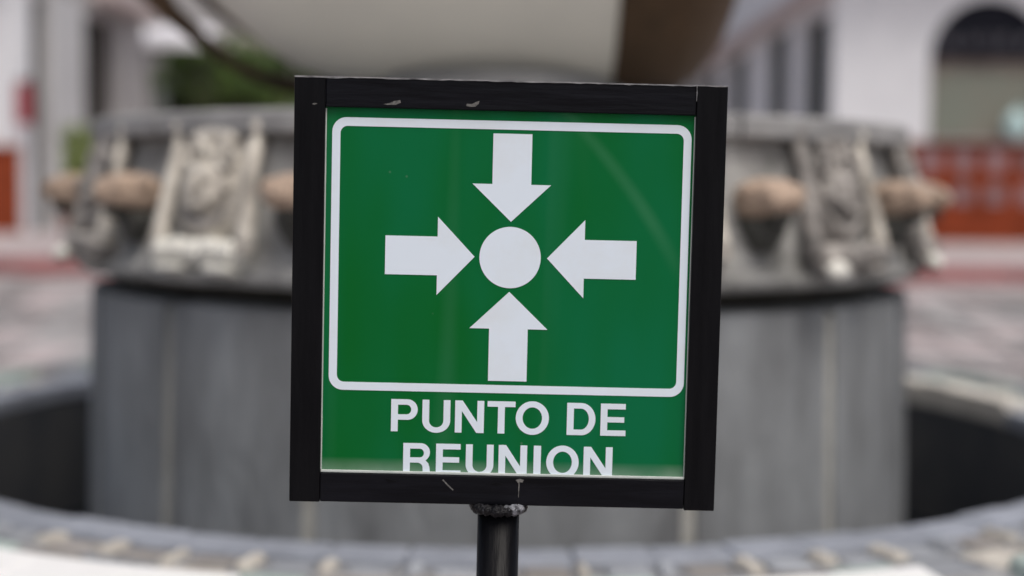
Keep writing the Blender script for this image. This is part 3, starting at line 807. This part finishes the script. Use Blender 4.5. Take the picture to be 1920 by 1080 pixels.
def rrect(x0, x1, z0, z1, r, n=8):
    pts = []
    for cx, cz, a in ((x1-r, z1-r, 0), (x0+r, z1-r, 90), (x0+r, z0+r, 180), (x1-r, z0+r, 270)):
        for i in range(n+1):
            t = math.radians(a+90*i/n); pts.append((cx+r*math.cos(t), cz+r*math.sin(t)))
    return pts
fill('border', [rrect(-173.4, 177.0, -97.4, 169.8, 14), rrect(-165.4, 169.4, -89.4, 161.4, 7)])
CX, CZ = 2.5, 36.7
fill('dot', [[(CX+30.1*math.cos(2*PI*i/72), CZ+30.1*math.sin(2*PI*i/72)) for i in range(72)]])
def arrow(ang, near, far):
    h = 36.6; c, s = math.cos(ang), math.sin(ang)
    pts = [(near, 0), (near+h, 38.4), (near+h, 19), (far, 19), (far, -19), (near+h, -19), (near+h, -38.4)]
    return [(CX+d*c-u*s, CZ+d*s+u*c) for d, u in pts]
for a, n0, f0 in ((90, 35.0, 120.8), (180, 34.8, 122.4), (0, 36.2, 123.8), (270, 33.7, 122.0)):
    fill('arrow', [arrow(math.radians(a), n0, f0)])

V, HZ = 6.7, 5.5                                                    # stem and bar widths
def ell(cx, cz, rx, rz, d0, d1, n=14, p=1.0):
    o = []
    for i in range(n+1):
        t = math.radians(d0+(d1-d0)*i/n); c, s = math.cos(t), math.sin(t)
        o.append((cx+rx*math.copysign(abs(c)**p, c), cz+rz*math.copysign(abs(s)**p, s)))
    return o
H = 32.0
def gP(w): return [[(0, 0), (V, 0), (V, 11.6)]+[(w-10, 11.6)]+ell(w-10, 21.8, 10, 10.2, -90, 90)+[(0, H)],
                   [(V, 17.0), (V, H-HZ)]+ell(w-11, 21.8, 4.6, 4.8, 90, -90, 10)]
def gU(w): return [[(0, H), (V, H), (V, 11.5)]+ell(w/2, 11.5, w/2-V, 6.9, 180, 360, 14)+[(w-V, H), (w, H), (w, 11.5)]+ell(w/2, 11.5, w/2, 12.2, 0, -180, 20)[1:]]
def gN(w): return [[(0, 0), (V, 0), (V, 21.5), (w-V-.6, 0), (w, 0), (w, H), (w-V, H), (w-V, 10.8), (V+.6, H), (0, H)]]
def gT(w): c = w/2; return [[(c-V/2, 0), (c+V/2, 0), (c+V/2, H-HZ), (w, H-HZ), (w, H), (0, H), (0, H-HZ), (c-V/2, H-HZ)]]
def gO(w): return [ell(w/2, H/2, w/2, H/2+.7, 0, 354, 59), ell(w/2, H/2, w/2-V-.1, H/2+.7-HZ-.5, 0, 354, 59)]
def gD(w): return [[(0, 0), (w-14, 0)]+ell(w-14, H/2, 14, H/2, -90, 90, 22)+[(0, H)], [(V, HZ), (V, H-HZ)]+ell(w-14.4, H/2, 7.9, H/2-HZ, 90, -90, 18)]
def gE(w): return [[(0, 0), (w, 0), (w, HZ), (V, HZ), (V, 13.4), (w-1.6, 13.4), (w-1.6, 18.7), (V, 18.7), (V, H-HZ), (w-.4, H-HZ), (w-.4, H), (0, H)]]
def gI(w): return [[(0, 0), (w, 0), (w, H), (0, H)]]
def gR(w): return [[(0, 0), (V, 0), (V, 12.6), (w-13, 12.6)]+ell(w-13, 7.4, 5.4, 5.2, 90, 10, 6)+[(w-7.4, 2), (w-6.6, 0), (w+.8, 0), (w-.2, 2)]
                   + [(w-.9, 8.2), (w-2.2, 12.2), (w-5.0, 15.0)]+ell(w-9.6, 22.9, 9.0, 9.1, -52, 90, 12)+[(0, H)],
                   [(V, 17.8), (V, H-HZ)]+ell(w-10.6, 22.2, 4.0, 4.4, 90, -90, 10)]
GL = dict(P=gP, U=gU, N=gN, T=gT, O=gO, D=gD, E=gE, I=gI, R=gR)
rows = [(-137.5, None, [('P', -111.3, 26.2), ('U', -80.5, 27.6), ('N', -48.2, 28.6), ('T', -16.3, 27.6), ('O', 11.8, 32.8), ('D', 62.4, 28.2), ('E', 95.7, 25.0)]),
        (-181.0, -178.2, [('R', -98.6, 27.0), ('E', -66.2, 24.6), ('U', -36.7, 27.4), ('N', -4.3, 28.2), ('I', 30.4, 7.2), ('O', 43.0, 32.2), ('N', 79.9, 28.6)])]
for z0, cl, ls in rows:
    for ch, x0, wd in ls:
        fill('letter', [[(x0+x, z0+z) for x, z in lp] for lp in GL[ch](wd)], clip=cl)

# post and weld
bm = bmesh.new()
add_lathe(bm, [(.0208, 0), (.0208, LZ-.2085), (0, LZ-.2085)], 40)
post = obj('post', bm, black_v, sg, True)
bm = bmesh.new(); add_lathe(bm, [(.021, .0), (.06, .0), (.06, .008), (.0215, .008)], 32); obj('base_plate', bm, black_m, sg)
bm = bmesh.new(); rnd = random.Random(9); n = 56; rings = []
for i in range(n):
    a = 2*PI*i/n; ring = []
    rip = .0010*math.sin(i*2.1)+.0008*rnd.uniform(-1, 1)
    for j in range(9):
        t = 2*PI*j/9
        R = .0235+(.0052+rip)*math.cos(t); z = LZ-.2120+(.0058+rip)*math.sin(t)
        ring.append(bm.verts.new((R*math.sin(a), -R*math.cos(a), z)))
    rings.append(ring)
for i in range(n):
    A, B = rings[i], rings[(i+1) % n]
    for j in range(9): bm.faces.new((A[j], B[j], B[(j+1) % 9], A[(j+1) % 9]))
obj('weld_bead', bm, weld_m, sg, True)
